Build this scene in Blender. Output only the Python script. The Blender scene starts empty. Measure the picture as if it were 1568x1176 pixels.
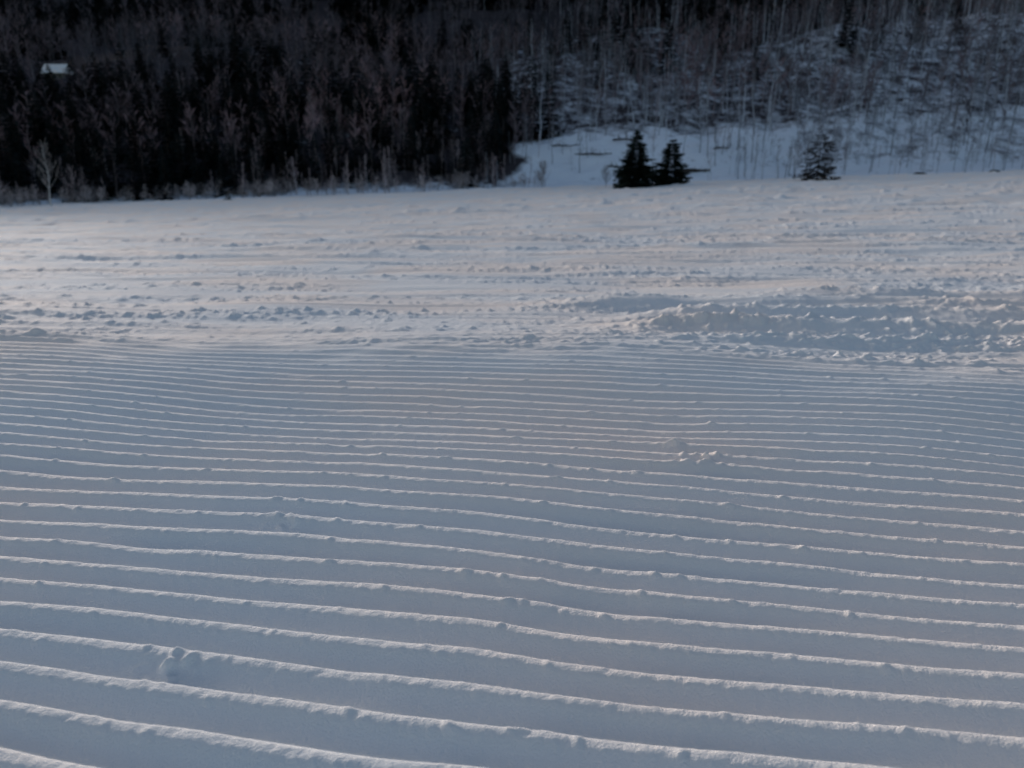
import bpy, math, random
import numpy as np
from mathutils import Vector
rng=np.random.default_rng(7); random.seed(7)
S=bpy.context.scene

# ---------------- noise ----------------
def _h(ix,iy,seed):
    n=(ix*np.uint32(374761393)+iy*np.uint32(668265263)+np.uint32((seed*974634777)&0xffffffff))
    n=(n^(n>>np.uint32(13)))*np.uint32(1274126177)
    n=(n^(n>>np.uint32(16)))
    return n.astype(np.float64)*(2*np.pi/4294967295.0)
def noise(x,y,seed=0):
    x=np.asarray(x,dtype=np.float64);y=np.asarray(y,dtype=np.float64)
    x,y=np.broadcast_arrays(x,y)
    ix=np.floor(x);iy=np.floor(y);fx=x-ix;fy=y-iy
    jx=ix.astype(np.int64).astype(np.uint32);jy=iy.astype(np.int64).astype(np.uint32)
    u=fx*fx*fx*(fx*(fx*6-15)+10);v=fy*fy*fy*(fy*(fy*6-15)+10)
    def g(dx,dy):
        a=_h(jx+np.uint32(dx),jy+np.uint32(dy),seed)
        return np.cos(a)*(fx-dx)+np.sin(a)*(fy-dy)
    n0=g(0,0)*(1-u)+g(1,0)*u
    n1=g(0,1)*(1-u)+g(1,1)*u
    return (n0*(1-v)+n1*v)*1.5
def fbm(x,y,o=3,seed=0,gain=.5):
    r=0;a=1;t=0
    for i in range(o):
        r=r+a*noise(x*2**i+17.3*i,y*2**i-9.1*i,seed+i*13);t+=a;a*=gain
    return r/t
def ss(a,b,x):
    t=np.clip((np.asarray(x)-a)/(b-a),0,1);return t*t*(3-2*t)

EDGE=82.0
def base(x,y):
    d=np.maximum(y,0)
    z=-1.25*(1-np.exp(-np.maximum(d-2.3,0)/15))
    z=z+.034*x*ss(3,30,d)*np.clip(1-ss(90,200,d)*.6,0,1)
    D=y-EDGE
    Dp=np.maximum(D,0)
    r=.36*Dp*ss(0,14,Dp)
    z=z+np.where(Dp<165,r,.36*165+(1-np.exp(-(Dp-165)/60))*6)
    if np.max(y)>EDGE-3:
        z=z+fbm(x/55,y/50,3,91)*7*ss(8,60,D)+fbm(x/9,y/9,3,95)*1.2*ss(-2,12,D)
    return z
SP=.052
def lump(x,y,s,seed):
    n=noise(x/(s*1.25),y/s,seed)+.45*noise(x/(s*.55),y/(s*.5),seed+1)
    return np.maximum(n,0)**1.3*s
def detail(x,y):
    d=np.maximum(y,.01);dmin=d.min();dmax=d.max()
    z=np.zeros_like(x)
    z+=fbm(x/1.3,y/.9,2,5)*.036*ss(0,.6,d)
    if dmax>3: z+=fbm(x/5+3,y/3,3,6)*.10*ss(3,12,d)
    if dmax>14: z+=fbm(x/14+3,y/9,3,8)*.28*ss(14,40,d)
    u=.165*x+.986*y
    edge=2.08+noise(x/.5,0.3,44)*.10+noise(x/.13,0.3,45)*.03
    if dmin<6:
        cord=(1-ss(edge-.22,edge+.2,u))*(1-.35*ss(1.1,2.0,u))
        w=u/SP+noise(x/.8,y/.5,21)*.36+noise(x/.23,y/.14,24)*.10+noise(x/.08,y/.05,22)*.028+noise(x/2.2,y/1.2,25)*.65
        k=np.floor(w);v=w-k
        p0,p1=.50,.70
        up=np.clip(v/p0,0,1);dn=np.clip((v-p1)/(1-p1),0,1)
        prof=np.where(v<p0,.12*up+.88*(.7*up**1.9+.3*ss(0,1,up)),1-ss(0,1,dn))
        prof=prof+.05*np.exp(-((v-.6)/.10)**2)
        amp=.0130*(.95+.25*noise(x/.5,k*1.7,31))*(1-.2*ss(.3,.7,noise(x/.2,y/.1,33)))
        ridge=prof*amp
        crest=np.exp(-((v-.6)/.16)**2)
        ridge+=crest*(noise(x/.009,y/.008,51)*.0010+noise(x/.022,y/.016,52)*.0009)
        ridge+=crest*np.maximum(noise(x/.024,y/.03,53)-.50,0)*.012
        z+=cord*ridge
        for cx,cy,r,a in ((.33,1.22,.05,.012),(.30,1.30,.035,.010),(-.36,.68,.03,.010),(-.33,1.0,.03,.007)):
            g=np.exp(-(((x-cx)/r)**2+((y-cy)/(r*.7))**2))
            z+=g*a*(.2+1.6*np.maximum(noise(x/.016,y/.016,61),0))
        z+=noise(x/.007,y/.007,62)*.0004*(d<2.6)
    out=ss(edge-.25,edge+.12,u)
    def patch(sx,sy,seed,lo,hi): return ss(lo,hi,fbm(x/sx,y/sy,3,seed))
    if dmax>1.6 and dmin<10:
        near=ss(1.95,2.2,u)*(1-ss(2.6,3.2,u))
        m1=np.clip(near*(.35+.65*patch(.6,.16,71,-.15,.25))*(.7+.5*ss(-.4,.4,x))+patch(1.6,.3,72,.0,.3)*ss(2.3,3,d),0,1.2)
        z+=out*m1*(lump(x,y,.045,73)*.30+lump(x,y,.022,74)*.34)*(1-ss(6,10,d))
        z+=out*(noise(x/3,y/.10,83)*.010+noise(x/1.2,y/.04,86)*.0034)*(1-ss(4,8,d))
    if dmax>2.6 and dmin<24:
        m2=patch(2.2,.4,75,-.08,.22)
        z+=out*m2*(lump(x,y,.085,76)*.19+lump(x,y,.042,176)*.20)*ss(2.6,4.2,d)*(1-ss(14,24,d))
        z+=noise(x/6,y/.25,184)*.020*ss(3,6,d)*(1-ss(14,24,d))
        z+=noise(x/3,y/.09,185)*.007*ss(3,5,d)*(1-ss(9,14,d))
    if dmax>6 and dmin<70:
        m3=patch(8,1.0,77,-.08,.22)
        z+=m3*(lump(x,y,.22,78)*.20+lump(x,y,.11,178)*.20)*ss(6,12,d)*(1-ss(45,70,d))
        z+=noise(x/12,y/.45,186)*.028*ss(6,12,d)*(1-ss(30,45,d))
    if dmax>20:
        m4=patch(26,3,79,-.1,.25)
        z+=m4*lump(x,y,.8,80)*.19*ss(20,35,d)
        z+=noise(x/40,y/2.0,85)*.14*ss(18,30,d)
    if dmax>4: z+=noise(x/16,y/.6,84)*.038*ss(4,8,d)*(1-ss(25,45,d))
    if dmin<6 and dmax>1.5:
        yy=y+.05*x+noise(x/.9,.5,87)*.07
        for c,h,x0,x1,wd in ((2.28,.022,.3,1.0,.18),(2.50,.045,.15,.7,.20),(2.84,.050,.30,.8,.26),(3.30,.072,.0,.6,.34),(3.85,.05,.6,1.6,.4)):
            mm=ss(x0,x1,x)*(.85+.5*noise(x/1.1,c,88))
            q=(yy-c)+noise(x/.15,c,188)*.018+noise(x/.5,c,190)*.05
            face=np.where(q<0,np.exp(-np.abs(np.minimum(q,0)/wd*2.3)**1.6),np.exp(-(q/.12)**2))
            z+=mm*face*h-mm*np.exp(-((q+wd*.75)/(wd*.45))**2)*h*.35
            z+=mm*np.exp(-((q-.02)/.06)**2)*(lump(x,y,.045,89+int(c*10))*.42+lump(x,y,.022,189)*.32)
        mm=1-ss(-1.5,-.9,x)
        q=y-2.28+.05*x
        z+=mm*np.exp(-(q/.06)**2)*(.018+lump(x,y,.05,99)*.35)
    return z
def height(x,y): return base(x,y)

# ---------------- mesh helper ----------------
def grid_mesh(name,X,Y,Z,mat,col=None):
    r,c=X.shape
    co=np.stack([X,Y,Z],-1).reshape(-1,3).astype(np.float32)
    i=np.arange(r*c,dtype=np.int32).reshape(r,c)
    f=np.stack([i[:-1,:-1],i[:-1,1:],i[1:,1:],i[1:,:-1]],-1).reshape(-1)
    me=bpy.data.meshes.new(name)
    me.vertices.add(r*c);me.vertices.foreach_set('co',co.ravel())
    n=len(f)//4
    me.loops.add(n*4);me.loops.foreach_set('vertex_index',f)
    me.polygons.add(n);me.polygons.foreach_set('loop_start',np.arange(0,n*4,4,dtype=np.int32))
    me.polygons.foreach_set('loop_total',np.full(n,4,np.int32))
    me.polygons.foreach_set('use_smooth',np.ones(n,bool))
    me.update()
    if col is not None:
        a=me.attributes.new('brush','FLOAT','POINT');a.data.foreach_set('value',col.ravel().astype(np.float32))
    me.materials.append(mat)
    o=bpy.data.objects.new(name,me);S.collection.objects.link(o);return o
def tri_mesh(name,V,F,C,mat,smooth=False):
    me=bpy.data.meshes.new(name)
    V=np.asarray(V,np.float32);F=np.asarray(F,np.int32)
    me.vertices.add(len(V));me.vertices.foreach_set('co',V.ravel())
    me.loops.add(len(F)*3);me.loops.foreach_set('vertex_index',F.ravel())
    me.polygons.add(len(F));me.polygons.foreach_set('loop_start',np.arange(0,len(F)*3,3,dtype=np.int32))
    me.polygons.foreach_set('loop_total',np.full(len(F),3,np.int32))
    me.update()
    a=me.color_attributes.new('Col','FLOAT_COLOR','POINT')
    cc=np.ones((len(V),4),np.float32);cc[:,:3]=C
    a.data.foreach_set('color',cc.ravel())
    me.materials.append(mat)
    o=bpy.data.objects.new(name,me);S.collection.objects.link(o);return o

# ---------------- materials ----------------
def newmat(n):
    m=bpy.data.materials.new(n);m.use_nodes=True
    nt=m.node_tree;return m,nt,nt.nodes['Principled BSDF']
def nd(nt,t,**k):
    n=nt.nodes.new(t)
    for a,b in k.items():
        if a in n.inputs: n.inputs[a].default_value=b
        else: setattr(n,a,b)
    return n
snow,nt,b=newmat('groomed_snow')
tc=nd(nt,'ShaderNodeTexCoord')
n1=nd(nt,'ShaderNodeTexNoise',Scale=1.1,Detail=3.0)
mp=nd(nt,'ShaderNodeMapping');mp.inputs['Scale'].default_value=(.6,1.0,1)
nt.links.new(tc.outputs['Object'],mp.inputs[0]);nt.links.new(mp.outputs[0],n1.inputs['Vector'])
cr=nd(nt,'ShaderNodeValToRGB')  # old-snow tint; also puts warm sun and blue shade patches into the colour
cr.color_ramp.elements[0].position=.42;cr.color_ramp.elements[0].color=(.80,.81,.83,1)
cr.color_ramp.elements[1].position=.60;cr.color_ramp.elements[1].color=(.89,.81,.77,1)
nt.links.new(n1.outputs['Fac'],cr.inputs[0]);nt.links.new(cr.outputs[0],b.inputs['Base Color'])
b.inputs['Roughness'].default_value=.75
b.inputs['Specular IOR Level'].default_value=.015
g1=nd(nt,'ShaderNodeTexNoise',Scale=380.0,Detail=3.0)
nt.links.new(tc.outputs['Object'],g1.inputs['Vector'])
bp=nd(nt,'ShaderNodeBump',Strength=.8,Distance=.0016)
nt.links.new(g1.outputs['Fac'],bp.inputs['Height'])
nt.links.new(bp.outputs[0],b.inputs['Normal'])

hillm,nt,b=newmat('hillside_snow_and_brush')
tc=nd(nt,'ShaderNodeTexCoord')
at=nd(nt,'ShaderNodeAttribute',attribute_name='brush')
n1=nd(nt,'ShaderNodeTexNoise',Scale=.45,Detail=8.0,Roughness=.75)
nt.links.new(tc.outputs['Object'],n1.inputs['Vector'])
ad=nd(nt,'ShaderNodeMath',operation='ADD');nt.links.new(n1.outputs['Fac'],ad.inputs[0]);nt.links.new(at.outputs['Fac'],ad.inputs[1])
cr=nd(nt,'ShaderNodeValToRGB')
cr.color_ramp.elements[0].position=.66;cr.color_ramp.elements[0].color=(.76,.80,.88,1)
cr.color_ramp.elements[1].position=.88;cr.color_ramp.elements[1].color=(.055,.048,.055,1)
nt.links.new(ad.outputs[0],cr.inputs[0]);nt.links.new(cr.outputs[0],b.inputs['Base Color'])
b.inputs['Roughness'].default_value=.85;b.inputs['Specular IOR Level'].default_value=.02
def colmat(name,rough):
    m,nt,b=newmat(name)
    a=nd(nt,'ShaderNodeVertexColor');a.layer_name='Col'
    tc=nd(nt,'ShaderNodeTexCoord');n=nd(nt,'ShaderNodeTexNoise',Scale=3.0,Detail=2.0)
    nt.links.new(tc.outputs['Object'],n.inputs['Vector'])
    mr=nd(nt,'ShaderNodeMapRange');mr.inputs['To Min'].default_value=.6;mr.inputs['To Max'].default_value=1.4
    nt.links.new(n.outputs['Fac'],mr.inputs['Value'])
    mx=nd(nt,'ShaderNodeVectorMath',operation='SCALE')
    nt.links.new(a.outputs['Color'],mx.inputs[0]);nt.links.new(mr.outputs[0],mx.inputs['Scale'])
    nt.links.new(mx.outputs[0],b.inputs['Base Color'])
    b.inputs['Roughness'].default_value=rough;b.inputs['Specular IOR Level'].default_value=.1
    return m
barkm=colmat('bark_and_twigs',.9);needm=colmat('spruce_needles',.85)

# ---------------- ground ----------------
rows=list(np.linspace(-4,.15,30))
y=.15
while y<.5: rows.append(y+.006);y+=.006
while y<2.35: rows.append(y+.0030);y+=.0030
while y<EDGE+3: y+=max(.0036,.0065*y*(.45+.55*min(1,y/8)));rows.append(y)
rows=np.array(rows)
t=np.linspace(-1,1,1100)
hw=1.0+.78*np.maximum(rows,0)
X=hw[:,None]*t[None,:];Y=np.repeat(rows[:,None],len(t),1)
Z=np.empty_like(X)
for i in range(0,len(rows),40):
    s=slice(i,i+40);Z[s]=base(X[s],Y[s])+detail(X[s],Y[s])*ss(-1,.2,Y[s])
Z-=.6*ss(EDGE+1,EDGE+3,Y)
print('ground',X.shape)
grid_mesh('snow_field_ground',X,Y,Z,snow)
# hill
rows=EDGE-1+np.concatenate([np.linspace(0,30,90),np.linspace(31,290,150)])
t=np.linspace(-1,1,500)
hw=60+.85*rows
X=hw[:,None]*t[None,:];Y=np.repeat(rows[:,None],len(t),1)
Z=base(X,Y)+(fbm(X/2.2,Y/1.6,3,97)*.45+np.maximum(noise(X/.9,Y/.7,98),0)*.3)*ss(0,4,Y-EDGE)-.04
T=X/Y+.035*noise(X/7,Y/5,401);D=Y-EDGE
br=np.where(T<.06,ss(-1,9,D),0)*(1-ss(-.02,.06,T))*.85
br=np.maximum(br,ss(8,22,D)*.64*(1-.12*ss(.28,.42,T)))
br=np.maximum(br,ss(.24,.38,T)*ss(1,10,D)*.44)
br=np.maximum(br,ss(.0,.1,T)*.22)
br=np.maximum(br,ss(45,85,D)*(1-.27*ss(.28,.42,T)))
br=br*.62-.05
grid_mesh('forested_hill',X,Y,Z,hillm,br)

# ---------------- trees ----------------
class B:
    def __init__(s): s.v=[];s.f=[];s.c=[]
    def tube(s,p0,p1,r0,r1,n,c):
        p0=Vector(p0);p1=Vector(p1);d=(p1-p0).normalized()
        a=d.orthogonal().normalized();bb=d.cross(a);k=len(s.v)
        for p,r in ((p0,r0),(p1,r1)):
            for i in range(n):
                an=2*math.pi*i/n
                s.v.append(tuple(p+(a*math.cos(an)+bb*math.sin(an))*r));s.c.append(c)
        for i in range(n):
            j=(i+1)%n
            s.f+=[(k+i,k+j,k+n+j),(k+i,k+n+j,k+n+i)]
    def tri(s,a,b,c,col):
        k=len(s.v);s.v+=[tuple(a),tuple(b),tuple(c)];s.c+=[col]*3;s.f.append((k,k+1,k+2))
    def arr(s): return np.array(s.v),np.array(s.f),np.array(s.c)
def hardwood(seed,H=1.0,nb=20,tw=5,tr=.011,twc=(.10,.085,.09),bc=(.30,.30,.31),low=.3,spread=.2,tk=.0022):
    r=random.Random(seed);b=B()
    p=Vector((0,0,-.03*H));n=6;pts=[p]
    for i in range(n):
        p=p+Vector((r.uniform(-.02,.02)*H,r.uniform(-.02,.02)*H,H*1.0/n));pts.append(p)
    for i in range(n):
        f0=1-i/n*.85;f1=1-(i+1)/n*.85
        b.tube(pts[i],pts[i+1],tr*H*f0,tr*H*f1,4,bc)
    for i in range(nb):
        h=low+(1-low)*r.random()**.85*.97
        q=h*n;k=min(int(q),n-1);o=pts[k].lerp(pts[k+1],q-k)
        an=r.uniform(0,6.283);L=spread*H*(1.25-h)*r.uniform(.6,1.3)
        d=Vector((math.cos(an),math.sin(an),r.uniform(.8,1.9))).normalized()
        m=o+d*L*.55;d2=(d+Vector((r.uniform(-.3,.3),r.uniform(-.3,.3),.35))).normalized();e=m+d2*L*.6
        b.tube(o,m,tr*H*.34,tr*H*.2,3,tuple(x*.8 for x in bc));b.tube(m,e,tr*H*.2,tr*H*.06,3,twc)
        for j in range(tw):
            f=r.uniform(.2,1);s0=o.lerp(m,f*2) if f<.5 else m.lerp(e,f*2-1)
            dd=(d+Vector((r.uniform(-1,1),r.uniform(-1,1),r.uniform(-.3,.8)))*.8).normalized()
            t=s0+dd*L*r.uniform(.25,.6)
            w=dd.orthogonal().normalized()*tk*H
            b.tri(s0-w,s0+w,t,twc)
    return b.arr()
def conifer(seed,H=1.0,tiers=16,nbr=9,wid=.2,side=3,col=(.022,.034,.024),gap=0.0,trunkc=(.06,.05,.045),low=.06,bw=1.0,pw=.8):
    r=random.Random(seed);b=B()
    b.tube((0,0,-.04*H),(0,0,H*.97),.016*H,.002*H,6,trunkc)
    for i in range(tiers):
        h=low+(1-low)*(i/tiers)**.92
        L0=wid*H*(1-h)**pw+.012*H
        L0*=r.uniform(.8,1.15)
        for j in range(nbr):
            if r.random()<gap: continue
            an=2*math.pi*(j+r.random()*.8)/nbr+i*.7
            L=L0*r.uniform(.55,1.25)
            hh=h*H+r.uniform(-.02,.02)*H
            u=Vector((math.cos(an),math.sin(an),0));sd=Vector((-u.y,u.x,0))
            dr=-.28+.55*h
            o=Vector((0,0,hh));m=o+u*L*.55+Vector((0,0,L*dr*.7));e=o+u*L+Vector((0,0,L*dr*.75))
            k=r.uniform(.5,1.5);c=(col[0]*k,col[1]*k,col[2]*k)
            w=(L*.17+.006*H)*bw
            b.tri(o,m-sd*w,m+sd*w,c);b.tri(m-sd*w,e,m+sd*w,c)
            for q in range(side):
                f=r.uniform(.25,.95);s0=o.lerp(m,f*2) if f<.5 else m.lerp(e,f*2-1)
                sg=r.choice((-1,1));ln=(L*.32*(1.15-f)+.012*H)*bw
                tp=s0+(u*.5+sd*sg*.9).normalized()*ln*1.3+Vector((0,0,-ln*r.uniform(.1,.8)))
                b.tri(s0+u*ln*.35+Vector((0,0,.004*H)),s0-u*ln*.3-Vector((0,0,ln*.15)),tp,c)
                b.tri(s0+u*ln*.25,s0-u*ln*.25,s0+u*ln*r.uniform(-.2,.3)-Vector((0,0,ln*r.uniform(.4,1.0))),c)
    b.tube((0,0,H*.93),(0,0,H*1.03),.006*H,.001*H,3,col)
    return b.arr()
CX,CY=-71.5,128.0
def scatter(name,variants,xs,ys,hs,tint,mat,lean=.04):
    keep=~((np.abs(xs/ys-CX/CY)<.032)&(ys>CY-11)&(ys<CY+4))
    xs,ys,hs,tint=xs[keep],ys[keep],hs[keep],tint[keep]
    Vs=[];Fs=[];Cs=[];off=0
    zs=height(xs,ys)
    for i in range(len(xs)):
        V,F,C=variants[rng.integers(len(variants))]
        a=rng.uniform(0,6.283);c,s=math.cos(a),math.sin(a)
        wx=rng.uniform(.85,1.25)
        P=np.empty_like(V)
        P[:,0]=(V[:,0]*c-V[:,1]*s)*wx+V[:,2]*rng.normal(0,lean);P[:,1]=(V[:,0]*s+V[:,1]*c)*wx;P[:,2]=V[:,2]
        P*=hs[i];P[:,0]+=xs[i];P[:,1]+=ys[i];P[:,2]+=zs[i]-.05
        Vs.append(P);Fs.append(F+off);Cs.append(C*tint[i]);off+=len(V)
    V=np.concatenate(Vs);F=np.concatenate(Fs);C=np.concatenate(Cs)
    print(name,len(xs),len(F))
    return tri_mesh(name,V,F,C,mat)

hv=[hardwood(i,nb=22,tw=6,tk=.0035,bc=(.36,.34,.34),twc=(.30,.255,.265)) for i in range(7)]
hvp=[hardwood(40+i,nb=12,tw=5,low=.35,spread=.18,bc=(.55,.55,.56),twc=(.30,.28,.30),tr=.012,tk=.004) for i in range(6)]
hfar=[hardwood(60+i,nb=9,tw=8,low=.12,tk=.008,tr=.007,twc=(.185,.148,.165),bc=(.24,.22,.235),spread=.27) for i in range(6)]
bush=[hardwood(80+i,nb=26,tw=6,low=.05,spread=.4,tr=.008,twc=(.38,.33,.33),tk=.005) for i in range(4)]
cv=[conifer(i,tiers=14,nbr=8,side=1,wid=.27,bw=1.9,col=(.022,.032,.032)) for i in range(6)]

def sample(n,D0,D1,pw,dens):
    D=D0+(D1-D0)*rng.random(n)**pw
    yy=EDGE+D;xx=(rng.random(n)*2-1)*(.74*yy+5)
    k=rng.random(n)<dens(xx/yy+.035*noise(xx/7,yy/5,401),D,xx,yy)
    return xx[k],yy[k]
x,y=sample(6000,8,180,.9,lambda t,D,x,y:np.where(t<.03,.95,ss(14,36,D+8*ss(.3,.4,t))*(.90-.3*ss(.28,.42,t))))
n=len(x);pat=fbm(x/40,y/28,2,301)
tint=np.stack([1+.35*pat,1+0*pat,1.02-.1*pat],1)*(rng.uniform(.5,1.2,n)*(1.0+1.0*pat))[:,None]
scatter('distant_hardwood_forest',hfar,x,y,rng.uniform(4.,7,n),tint,barkm)
def dp(t,D,x,y):
    start=np.where(t<.0,6,12-15*ss(.17,.36,t))
    start=start+5*noise(x/7,y/6,303)
    return ss(-9,9,D-start)*ss(-.08,.12,t)*(1-.6*ss(50,120,D)*(1-ss(.3,.45,t)))*(.5+.5*ss(-.2,.3,noise(x/9,y/14,305)))
x,y=sample(6400,-1,165,1.25,dp);n=len(x)
scatter('pale_trunk_forest',hvp+hv[:1],x,y,rng.uniform(2.8,7.2,n)*(.6+.4*ss(0,16,y-EDGE)),rng.uniform(.3,1.2,n)[:,None]*np.array([[.93,1.,1.1]]),barkm)
x,y=sample(1300,-2,24,1.0,lambda t,D,x,y:(1-ss(-.02,.05,t))*ss(-.2,.25,noise(x/10,y/8,311)+.2)*(D>-1+3*noise(x/5,.2,312))*(1-.45*(1-ss(-.4,-.25,t))))
n=len(x)
scatter('treeline_hardwoods',hv+bush[:1],x,y,rng.uniform(1.4,4.2,n),rng.uniform(.3,1.5,n)[:,None]*np.array([[1.05,.98,1.]]),barkm)
x,y=sample(1500,-3,4,1,lambda t,D,x,y:(1-ss(.0,.06,t))*ss(-.3,.15,noise(x/4,y/6,313)))
n=len(x)
scatter('field_edge_brush',bush,x,y,rng.uniform(.5,2.0,n),rng.uniform(.4,1.6,n)[:,None],barkm)
def dc(t,D,x,y):
    left=(1-ss(-.40,-.24,t))*ss(1,5,D)*(1-ss(34,46,D))
    mid=(1-ss(-.0,.05,t))*ss(4,10,D)*(1-ss(24,36,D))*.8
    up=ss(80,100,D)*ss(-.12,.15,noise(x/40,y/30,321)+.08)*(1-.7*ss(.3,.45,t))
    rare=.02*ss(24,36,D)
    cl=.8*ss(.15,.35,noise(x/16,y/14,322))*ss(26,38,D)*(1-.5*ss(.3,.45,t))
    return np.clip(np.maximum.reduce([left,mid,up,rare+0*D,cl]),0,1)
x,y=sample(6400,-1,175,.95,dc);n=len(x)
hs=rng.uniform(2.8,7.8,n)*np.where(y<EDGE+14,.8,1)
scatter('conifer_forest',cv,x,y,hs,rng.uniform(.35,1.1,n)[:,None]*np.array([[.9,1,1.15]]),needm,.01)

def single(name,vfc,x,y,mat,dz=0):
    V,F,C=vfc;o=tri_mesh(name,V,F,C,mat);o.location=(x,y,float(height(np.array([x]),np.array([y]))[0])+dz);return o
single('spruce_tree',conifer(101,H=5.0,tiers=26,nbr=12,wid=.46,side=9,col=(.020,.030,.024),low=.02,bw=1.15,gap=.1),11.1,70,needm,-.05)
single('spruce_tree',conifer(102,H=4.1,tiers=20,nbr=11,wid=.60,side=9,col=(.020,.030,.024),low=.02,bw=1.15,gap=.12,pw=.7),14.4,70.6,needm,-.05)
single('young_larch_tree',conifer(103,H=4.9,tiers=20,nbr=9,wid=.56,side=6,col=(.09,.085,.09),gap=.25,low=.03,bw=.8),28.2,72,needm,-.05)
single('birch_tree',hardwood(120,H=6.0,nb=30,tw=8,bc=(.55,.53,.52),twc=(.26,.23,.22),low=.25,spread=.3,tk=.003),-44.5,74.5,barkm)
single('bare_shrub',hardwood(121,H=2.6,nb=50,tw=10,low=.05,spread=.4,twc=(.2,.17,.17),tk=.005),3.0,76,barkm)
single('bare_shrub',hardwood(122,H=1.9,nb=50,tw=10,low=.05,spread=.45,twc=(.2,.18,.18),tk=.005),8.8,73,barkm)
single('small_conifer_shrub',conifer(123,H=1.1,tiers=12,nbr=9,wid=.45,side=5),-27.2,74,needm)

def log(name,x,y,L,r,ang):
    b=B();c=(.05,.042,.038);ca,sa=math.cos(ang),math.sin(ang)
    pr=[(-L/2*ca,-L/2*sa,0),(-L*.1*ca,-L*.1*sa,.12),(L*.2*ca,L*.2*sa,.05),(L/2*ca,L/2*sa,.15)]
    for i in range(3): b.tube(pr[i],pr[i+1],r*(1-.2*i),r*(.8-.2*i),8,c)
    for i in range(9):
        f=random.uniform(-.4,.45)*L;b.tube((f*ca,f*sa,.1),(f*ca+random.uniform(-.5,.5),f*sa+random.uniform(-.3,.3),random.uniform(.3,.8)),.04,.01,4,c)
    single(name,b.arr(),x,y,barkm,.12)
log('fallen_log',20.5,88,3.8,.26,.1);log('fallen_log',9.5,92,4.5,.13,-.35);log('fallen_log',14,95,4,.12,.3)
log('fallen_log',6,94,5,.10,-.6);log('fallen_log',12,90,3,.09,-.2);log('fallen_log',25,93,3,.10,.5)
def stone(x,y,s):
    bpy.ops.mesh.primitive_ico_sphere_add(subdivisions=4,radius=1)
    o=bpy.context.object;o.name='field_stone'
    for v in o.data.vertices:
        p=v.co;k=1+.35*float(fbm(np.array([p.x*1.3+x]),np.array([p.y*1.3+p.z]),3,7)[0])
        v.co=Vector((p.x*s*1.6*k,p.y*s*k,p.z*s*.7*k))
    a=o.data.color_attributes.new('Col','FLOAT_COLOR','POINT')
    for d in a.data: d.color=(.07,.065,.06,1)
    o.data.materials.append(barkm)
    o.location=(x,y,float(height(np.array([x]),np.array([y]))[0])+.05*s)
stone(40.5,77.5,.42);stone(48.5,78.5,.35)

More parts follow.
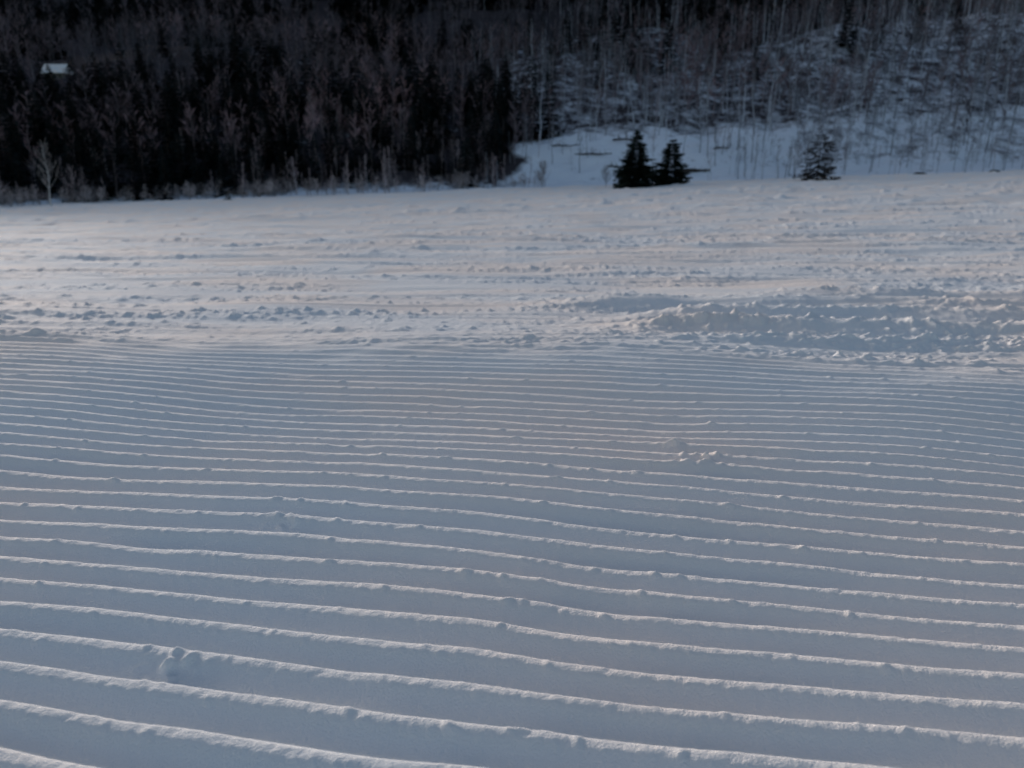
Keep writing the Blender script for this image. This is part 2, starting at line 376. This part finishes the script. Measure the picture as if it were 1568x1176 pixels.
def cabin(x,y,up):
    z=float(height(np.array([x]),np.array([y]))[0])
    e=bpy.data.objects.new('snow_roofed_cabin',None);S.collection.objects.link(e);e.location=(x,y,z+up);e.scale=(.55,.55,.55)
    wm,nt,bb=newmat('weathered_boards');bb.inputs['Base Color'].default_value=(.12,.11,.11,1)
    w=nd(nt,'ShaderNodeTexWave',Scale=6.0);bu=nd(nt,'ShaderNodeBump',Strength=.6);nt.links.new(w.outputs['Fac'],bu.inputs['Height']);nt.links.new(bu.outputs[0],bb.inputs['Normal'])
    gm,nt,bb=newmat('window_glass');bb.inputs['Base Color'].default_value=(.02,.025,.03,1);bb.inputs['Roughness'].default_value=.1
    def part(n,vs,fs,m):
        me=bpy.data.meshes.new(n);me.from_pydata(vs,[],fs);me.materials.append(m);o=bpy.data.objects.new(n,me);S.collection.objects.link(o);o.parent=e
    def box(n,a,b_,m):
        x0,y0,z0=a;x1,y1,z1=b_
        part(n,[(x0,y0,z0),(x1,y0,z0),(x1,y1,z0),(x0,y1,z0),(x0,y0,z1),(x1,y0,z1),(x1,y1,z1),(x0,y1,z1)],[(0,3,2,1),(4,5,6,7),(0,1,5,4),(1,2,6,5),(2,3,7,6),(3,0,4,7)],m)
    box('walls',(-3,-2,-5),(3,2,1.2),wm)
    part('gable_roof',[(-3.4,-2.6,1.0),(3.4,-2.6,1.0),(3.4,0,3.4),(-3.4,0,3.4),(-3.4,2.6,1.0),(3.4,2.6,1.0),(-3.4,-2.6,.7),(3.4,-2.6,.7),(3.4,2.6,.7),(-3.4,2.6,.7)],
      [(0,1,2,3),(3,2,5,4),(6,7,1,0),(9,6,0,3,4),(7,8,5,2,1),(8,9,4,5)],snow)
    for i,xx in enumerate((-2.4,1.2)): box('window_%d'%(i+1),(xx,-2.06,-.6),(xx+1,-2.003,.5),gm)
    box('door',(-.6,-2.07,-1.4),(.4,-2.003,.6),gm);box('chimney',(1.8,.4,2.0),(2.4,1,4.0),wm)
cabin(CX,CY-1,.5)

# ---------------- light ----------------
el=math.radians(13.5);az=math.radians(-34)
sd=Vector((math.sin(az)*math.cos(el),math.cos(az)*math.cos(el),math.sin(el)))
L=bpy.data.lights.new('sun','SUN');L.energy=2.4;L.angle=math.radians(5);L.color=(1,.92,.87)
so=bpy.data.objects.new('sun',L);so.rotation_euler=sd.to_track_quat('Z','Y').to_euler();S.collection.objects.link(so)
w=bpy.data.worlds.new('World');S.world=w;w.use_nodes=True;nt=w.node_tree
sk=nt.nodes.new('ShaderNodeTexSky');sk.sky_type='NISHITA';sk.sun_disc=False;sk.sun_elevation=el;sk.sun_rotation=az
sk.dust_density=2.0;sk.ozone_density=.8
bg=nt.nodes['Background'];bg.inputs[1].default_value=.13;nt.links.new(sk.outputs[0],bg.inputs[0])
S.view_settings.view_transform='Standard';S.view_settings.look='None';S.view_settings.exposure=0
cam=bpy.data.cameras.new('camera');co=bpy.data.objects.new('camera',cam);S.collection.objects.link(co)
cam.sensor_width=36;cam.lens=26.4;cam.clip_end=2000;cam.clip_start=.02
co.location=(0,0,.5);co.rotation_euler=(math.radians(90-15.8),0,0)
cam.dof.use_dof=True;cam.dof.focus_distance=1.1;cam.dof.aperture_fstop=6
S.camera=co
